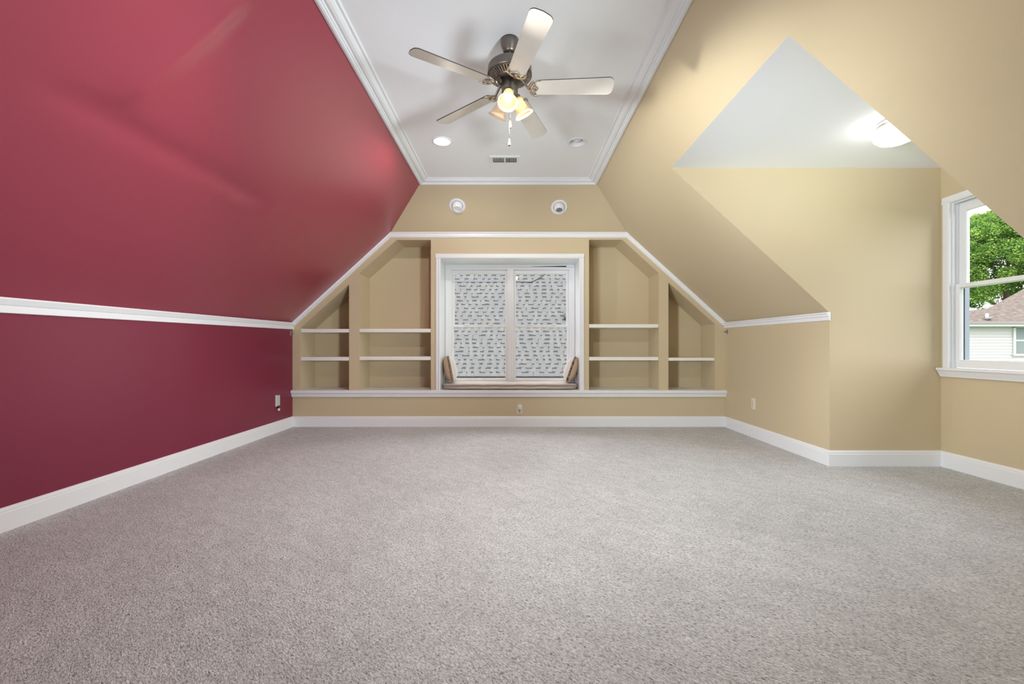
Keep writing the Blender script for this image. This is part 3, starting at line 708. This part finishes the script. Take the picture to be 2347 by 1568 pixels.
def bracket(loc, sg, mt, label):
    o = thing('curtain_bracket', label, 'bracket', loc)
    MB().box(min(0, sg*.004), max(0, sg*.004), -.012,.012,-.028,.028).build('plate', mt, o, bevel=.001)
    m = MB(); m.tube([(0,0,0),(sg*.030,-.006,0)], .0045, 10); m.tube([(sg*.018,-.003,-.010),(sg*.018,-.003,.012)], .007, 10); m.build('arm', mt, o)
    m = MB(); m.lathe([(0,-.008),(.008,-.008),(.010,0),(.008,.010),(0,.012)], 16, 0, Matrix.Translation((sg*.034,-.007,0)) @ Matrix.Rotation(R(90), 4, 'Y')); m.build('knob', mt, o)
bracket((XL, 4.955, H+(CY-763.5)*4.955/F), 1, STEEL, 'small bright metal bracket in the corner of the red wall')
bracket((XR, 4.945, H+(CY-760.5)*4.945/F), -1, GREYM, 'small dark metal bracket in the right corner under the trim')

# ------------------------------------------------------------------ outside the back window: the neighbouring shingled roof
SHG = [mat('grey shingle %s' % s, c, 0.9, bump=(120, 0.4), vary=(40, 0.14), spec=0.1) for s, c in (('pale', (0.135, 0.132, 0.128, 1)), ('mid', (0.124, 0.122, 0.119, 1)), ('blue', (0.122, 0.121, 0.121, 1)))]
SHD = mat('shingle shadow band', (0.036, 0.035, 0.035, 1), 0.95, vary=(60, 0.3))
nh = thing('neighbouring_house', 'grey shingled neighbouring roof filling the double window', 'house', (0, 13.6, 0))
th_ = R(69); up = Vector((0, math.cos(th_), math.sin(th_))); nrm_ = Vector((0, -math.sin(th_), math.cos(th_)))
E0 = at(1170, 862.5, 13.6); E0 = Vector((0, 0, E0.z))
EXP, NROW = 0.142, 32
frame = Matrix(((1,0,0,0),(0,up.y,nrm_.y,0),(0,up.z,nrm_.z,0),(0,0,0,1)))       # x, up-slope, normal
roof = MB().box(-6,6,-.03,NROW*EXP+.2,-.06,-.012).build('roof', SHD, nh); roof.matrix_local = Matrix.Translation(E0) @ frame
rng = random.Random(5)
def shingle_mb(w, t0, t1, mb=None, mat_=None, mi=0):
    mb = mb or MB()
    mb.box(-w/2, w/2, 0, EXP*.74, -.012, 0, mi, mat_)               # base layer
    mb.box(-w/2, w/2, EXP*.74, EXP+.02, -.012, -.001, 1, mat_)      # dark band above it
    mb.box(t0, t1, .000, EXP+.012, -.002, .008, mi, mat_)           # laminated tab
    return mb
proto = []
for i in range(9):
    w = (0.21, 0.26, 0.31)[i % 3]; tw = w*rng.uniform(.46, .60); t0 = -w/2 + rng.uniform(0, w-tw)
    proto.append((w, t0, t0+tw, shingle_mb(w-.002, t0, t0+tw).mesh('shingle', [SHG[i % 3], SHD])))
rest = MB(); n_s = 0
for r in range(NROW):
    x = -5.0 + rng.uniform(-.3, 0)
    while x < 5.0:
        i = rng.randrange(9); w, t0, t1, me = proto[i]; xc = x + w/2; x += w
        Tm = Matrix.Translation((xc, r*EXP, rng.uniform(0, .003))) @ Matrix.Rotation(R(rng.uniform(1.5, 2.6)), 4, 'X')
        Yr = 13.6 + up.y*r*EXP; zr = E0.z - H + up.z*r*EXP
        pxr = CX + xc*F/Yr; pyr = CY - zr*F/Yr
        vis = 1038 < pxr < 1302 and 624 < pyr < 870 and not (1158 < pxr < 1180)
        if vis and n_s < 300:
            s = bpy.data.objects.new('shingle', me); COL.objects.link(s); s.parent = roof; s.matrix_local = Tm; n_s += 1
        else:
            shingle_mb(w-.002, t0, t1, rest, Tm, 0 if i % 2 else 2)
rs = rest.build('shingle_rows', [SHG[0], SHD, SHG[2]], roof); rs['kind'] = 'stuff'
m = MB(); m.prism((-6,0,0), (6,0,0), (0,0,1), (0,-1,0), [(0,0),(.10,.0),(.11,-.02),(.11,-.10),(.06,-.13),(0,-.13)])
gt = m.build('gutter', mat('dark brown gutter', (0.10, 0.075, 0.06, 1), 0.5), nh, loc=E0 + Vector((0, 0.04, -0.05)))
MB().box(-6,6,.06,.12,-4,-.1).build('wall', mat('tan house wall', (0.45, 0.38, 0.30, 1), 0.8), nh, loc=E0)
def on_roof(px, py, lift=.03):
    d = Vector(((px-CX)/F, 1, (CY-py)/F)); p0 = Vector((0, 13.6, E0.z-H)) + nrm_*lift; return d*(nrm_.dot(p0)/nrm_.dot(d)) + Vector((0, -13.6, H))
m = MB(); m.tube([on_roof(*q) for q in ((1182,645.5),(1200,646.5),(1217,646.3),(1224,644),(1232,639.5),(1240,635),(1248,629),(1258,620),(1270,608))], .012, 6)
m.build('cable', mat('black cable', (0.02,0.02,0.02,1), 0.5), nh)
m = MB(); m.tube([on_roof(1037, 646.2, .02), on_roof(1160, 646.2, .02)], .010, 6); m.build('ridge_line', SHG[2], nh)
q = on_roof(1296.5, 732, .02)
m = MB(); m.tube([q, q+Vector((0,-.05,.20))], [.06,.055], 12); m.build('vent_pipe', mat('dark vent pipe', (0.05,0.05,0.055,1), 0.6), nh)

# ------------------------------------------------------------------ outside the dormer window: house, trees, ground
m = MB(); m.add([(-60,5.8,-4.2),(90,5.8,-4.2),(90,120,-4.2),(-60,120,-4.2),(3.8,-60,-4.2),(90,-60,-4.2),(90,5.8,-4.2),(3.8,5.8,-4.2)], [(0,1,2,3),(4,5,6,7)])
structure(m.build('ground_outside', mat('lawn', (0.10, 0.17, 0.05, 1), 0.95, vary=(2, 0.4))), 'green lawn outside')
SIDE = mat('white clapboard', (0.36, 0.355, 0.345, 1), 0.7)
YH = 15.8
hs = thing('house', 'white clapboard house with a brown roof beyond the dormer window', 'house', (18.5, YH, -4.2))
def hl(v): return Vector(v) - Vector((18.5, YH, -4.2))
ze = at(2285, 738, YH-.3).z
hx0, hx1 = 15.5, 25.0
MB().box(hx0-18.5,hx1-18.5,.02,3.0,0,ze+4.2+.1).build('wall', SIDE, hs)
board = MB().add([(0,-.022,0),(hx1-hx0,-.022,0),(hx1-hx0,-.004,.118),(0,-.004,.118),(0,.02,0),(hx1-hx0,.02,0),(hx1-hx0,.02,.118),(0,.02,.118)],
    [(0,1,2,3),(7,6,5,4),(4,5,1,0),(3,2,6,7),(0,3,7,4),(1,5,6,2)]).mesh('siding_board', SIDE)
nbd = int((ze+4.2)/.110)
for i in range(nbd):
    s = bpy.data.objects.new('siding_board', board); COL.objects.link(s); s.parent = hs; s.location = (hx0-18.5, 0, i*.110)
BRK = mat('brown weathered shingles', (0.38, 0.315, 0.27, 1), 0.95, vary=(5, 0.12), spec=0.1)
def brown_courses():
    n = BRK.node_tree.nodes; L = BRK.node_tree.links; p = n['Principled BSDF']
    t = n.new('ShaderNodeTexCoord'); mp = n.new('ShaderNodeMapping'); mp.inputs['Scale'].default_value = (2.6, 1.5, 16)
    z = n.new('ShaderNodeTexNoise'); z.inputs['Scale'].default_value = 2.2; z.inputs['Detail'].default_value = 4
    c = n.new('ShaderNodeValToRGB'); c.color_ramp.elements[0].position = .35; c.color_ramp.elements[1].position = .68
    c.color_ramp.elements[0].color = (0.085, 0.067, 0.057, 1); c.color_ramp.elements[1].color = (0.155, 0.128, 0.11, 1)
    L.new(t.outputs['Object'], mp.inputs['Vector']); L.new(mp.outputs['Vector'], z.inputs['Vector']); L.new(z.outputs['Fac'], c.inputs['Fac']); L.new(c.outputs['Color'], p.inputs['Base Color'])
brown_courses()
SL = 0.60
def on_hroof(px, py):
    v = (CY-py)/F; ze_ = ze-H; Y0 = YH-.35; Y = (ze_-SL*Y0)/(v-SL); return hl(at(px, py, Y))
front = [hl((hx0-.3, YH-.35, ze)), hl((hx1+.3, YH-.35, ze)), on_hroof(2560, 560), on_hroof(2470, 590), on_hroof(2347, 662), on_hroof(2264, 707), on_hroof(2225, 711), on_hroof(2080, 713)]
n = len(front)
m = MB(); m.add(front + [v + Vector((0, .12, -.12)) for v in front], [tuple(range(n)), tuple(range(n, 2*n))[::-1]] + [(i, (i+1) % n, n+(i+1) % n, n+i) for i in range(n)])
back_pts = [front[2], front[3], front[4], front[5], front[6], front[7]]
m.add(back_pts + [Vector((v.x, v.y+.8+(v.y)*.25, ze+4.2)) for v in back_pts], [(i, i+1, 7+i, 6+i) for i in range(5)])
m.build('roof', BRK, hs)
FAS = mat('white fascia', (0.40, 0.40, 0.39, 1), 0.6)
MB().box(hx0-18.8,hx1-18.2,-.40,-.35,ze+4.2-.16,ze+4.2-.02).build('fascia', FAS, hs)
MB().box(hx0-18.8,hx1-18.2,-.36,.05,ze+4.2-.17,ze+4.2-.14).build('soffit', FAS, hs)
MB().box(hx0-18.8,hx1-18.2,-.47,-.39,ze+4.2-.07,ze+4.2+.01).build('gutter', mat('dark gutter', (0.16,0.14,0.13,1), 0.5), hs)
q = on_hroof(2262, 731)
m = MB(); m.tube([q-Vector((0,0,.05)), q+Vector((0,0,.20))], .045, 10); m.build('vent_pipe', FAS, hs)
m = MB(); m.tube([q+Vector((-.14,-.06,-.02)), q+Vector((.10,-.04,.04))], [.09,.09], 8, flat=.4); m.build('pipe_flashing', mat('dark flashing', (0.1,0.1,0.1,1),.6), hs)
wa, wb = hl(at(2324.5, 811, YH)), hl(at(2400, 751, YH))
m = MB(); x0, x1, z0, z1 = wa.x, wb.x, wa.z, wb.z
m.box(x0-.09,x0,-.06,0,z0-.06,z1+.08); m.box(x1,x1+.09,-.06,0,z0-.06,z1+.08); m.box(x0-.09,x1+.09,-.06,0,z1,z1+.09); m.box(x0-.12,x1+.12,-.09,0,z0-.08,z0)
m.box(x0,x1,-.045,0,(z0+z1)/2-.02,(z0+z1)/2+.03); wfr = m.build('window', FAS, hs)
m = MB(); m.box(x0,x1,-.03,-.026,z0,z1); m.build('pane', mat('pale blind behind glass', (0.15,0.175,0.175,1), 0.5, spec=0.1), wfr)

LEAF = [mat('leaf %s' % s, c, 0.55, spec=0.3) for s, c in (('green', (0.10, 0.215, 0.035, 1)), ('yellow green', (0.22, 0.33, 0.06, 1)), ('deep green', (0.04, 0.11, 0.026, 1)))]
for l_ in LEAF:
    n_ = l_.node_tree.nodes; Lk = l_.node_tree.links; p_ = n_['Principled BSDF']; o_ = n_['Material Output']
    t_ = n_.new('ShaderNodeBsdfTranslucent'); c_ = p_.inputs['Base Color'].default_value; t_.inputs['Color'].default_value = (min(1, c_[0]*1.6), min(1, c_[1]*1.5), c_[2]*1.1, 1)
    mx_ = n_.new('ShaderNodeMixShader'); mx_.inputs['Fac'].default_value = 0.3
    Lk.new(p_.outputs['BSDF'], mx_.inputs[1]); Lk.new(t_.outputs['BSDF'], mx_.inputs[2]); Lk.new(mx_.outputs['Shader'], o_.inputs['Surface'])
BARK = mat('grey brown bark', (0.10, 0.075, 0.055, 1), 0.9, bump=(20, 0.8))
def tree(label, x, y, ctr, rad, clumps, per, seed, sz=0.16):
    g = np.random.default_rng(seed)
    o = thing('tree', label, 'tree', (x, y, -4.2), None, 'trees behind the white house')
    P = []; M_ = []
    for c in range(clumps):
        d = g.normal(size=3); d /= np.linalg.norm(d); d[2] = d[2] if d[2] > -.55 else -d[2]
        rr = g.uniform(.45, 1.0)**.5
        cc = np.array(ctr) + d*np.array(rad)*rr
        cr_ = g.uniform(.35, .85)
        q = g.normal(size=(per, 3)); q /= np.linalg.norm(q, axis=1)[:, None]; q *= (g.uniform(.35, 1, per)**.5)[:, None]*cr_; q[:, 2] *= .8
        P.append(cc + q); M_.append(g.choice([0, 1, 2], p=[[.6,.25,.15],[.35,.55,.1],[.5,.1,.4]][g.integers(3)], size=per))
    P = np.concatenate(P); M_ = np.concatenate(M_); N = len(P)
    a = g.normal(size=(N, 3)); a[:, 2] *= .5; a /= np.linalg.norm(a, axis=1)[:, None]
    b = np.cross(a, g.normal(size=(N, 3))); b /= np.linalg.norm(b, axis=1)[:, None]; up_ = np.cross(a, b)
    s = g.uniform(.6, 1.25, N)[:, None]*sz
    V = np.stack([P - a*s*.6, P + b*s*.42 + up_*s*.08, P + a*s*.7, P - b*s*.42 + up_*s*.08], 1).reshape(-1, 3)
    me = bpy.data.meshes.new('foliage'); me.vertices.add(4*N); me.vertices.foreach_set('co', V.astype(np.float32).ravel())
    me.loops.add(4*N); me.loops.foreach_set('vertex_index', np.arange(4*N, dtype=np.int32)); me.polygons.add(N)
    me.polygons.foreach_set('loop_start', np.arange(0, 4*N, 4, dtype=np.int32)); me.polygons.foreach_set('loop_total', np.full(N, 4, dtype=np.int32))
    for l_ in LEAF: me.materials.append(l_)
    me.polygons.foreach_set('material_index', M_.astype(np.int32)); me.update(calc_edges=True); me.validate()
    fo = bpy.data.objects.new('foliage', me); COL.objects.link(fo); fo.parent = o; fo['kind'] = 'stuff'
    m = MB(); m.tube([(0,0,0),(.1,0,ctr[2]*.35),(-.05,.1,ctr[2]*.7),(.05,0,ctr[2]*1.1)], [.32,.26,.18,.07], 10); tr = m.build('trunk', BARK, o)
    m = MB()
    for k in range(9):
        aa = k*2.4; z = ctr[2]*(.5+.06*k); e = Vector((math.cos(aa)*rad[0]*.75, math.sin(aa)*rad[1]*.75, z+1.3+.15*k))
        m.tube([(0,0,z), (e.x*.5, e.y*.5, z+.7), e], [.10,.07,.02], 6)
    m.build('branch', BARK, tr)
tree('broad bright green maple filling the dormer window above the house roof', 34.8, 30.0, (0,0,10.5), (5.4,4.2,4.2), 700, 380, 3, .10)
tree('taller green tree standing to the right of the broad maple', 48.0, 36.0, (0,0,10.5), (5.0,4.0,5.4), 240, 220, 11, .16)
tree('leafy tree partly hidden by the dormer window jamb', 27.0, 38.0, (0,0,9.0), (4.6,3.6,5.0), 200, 220, 23, .16)
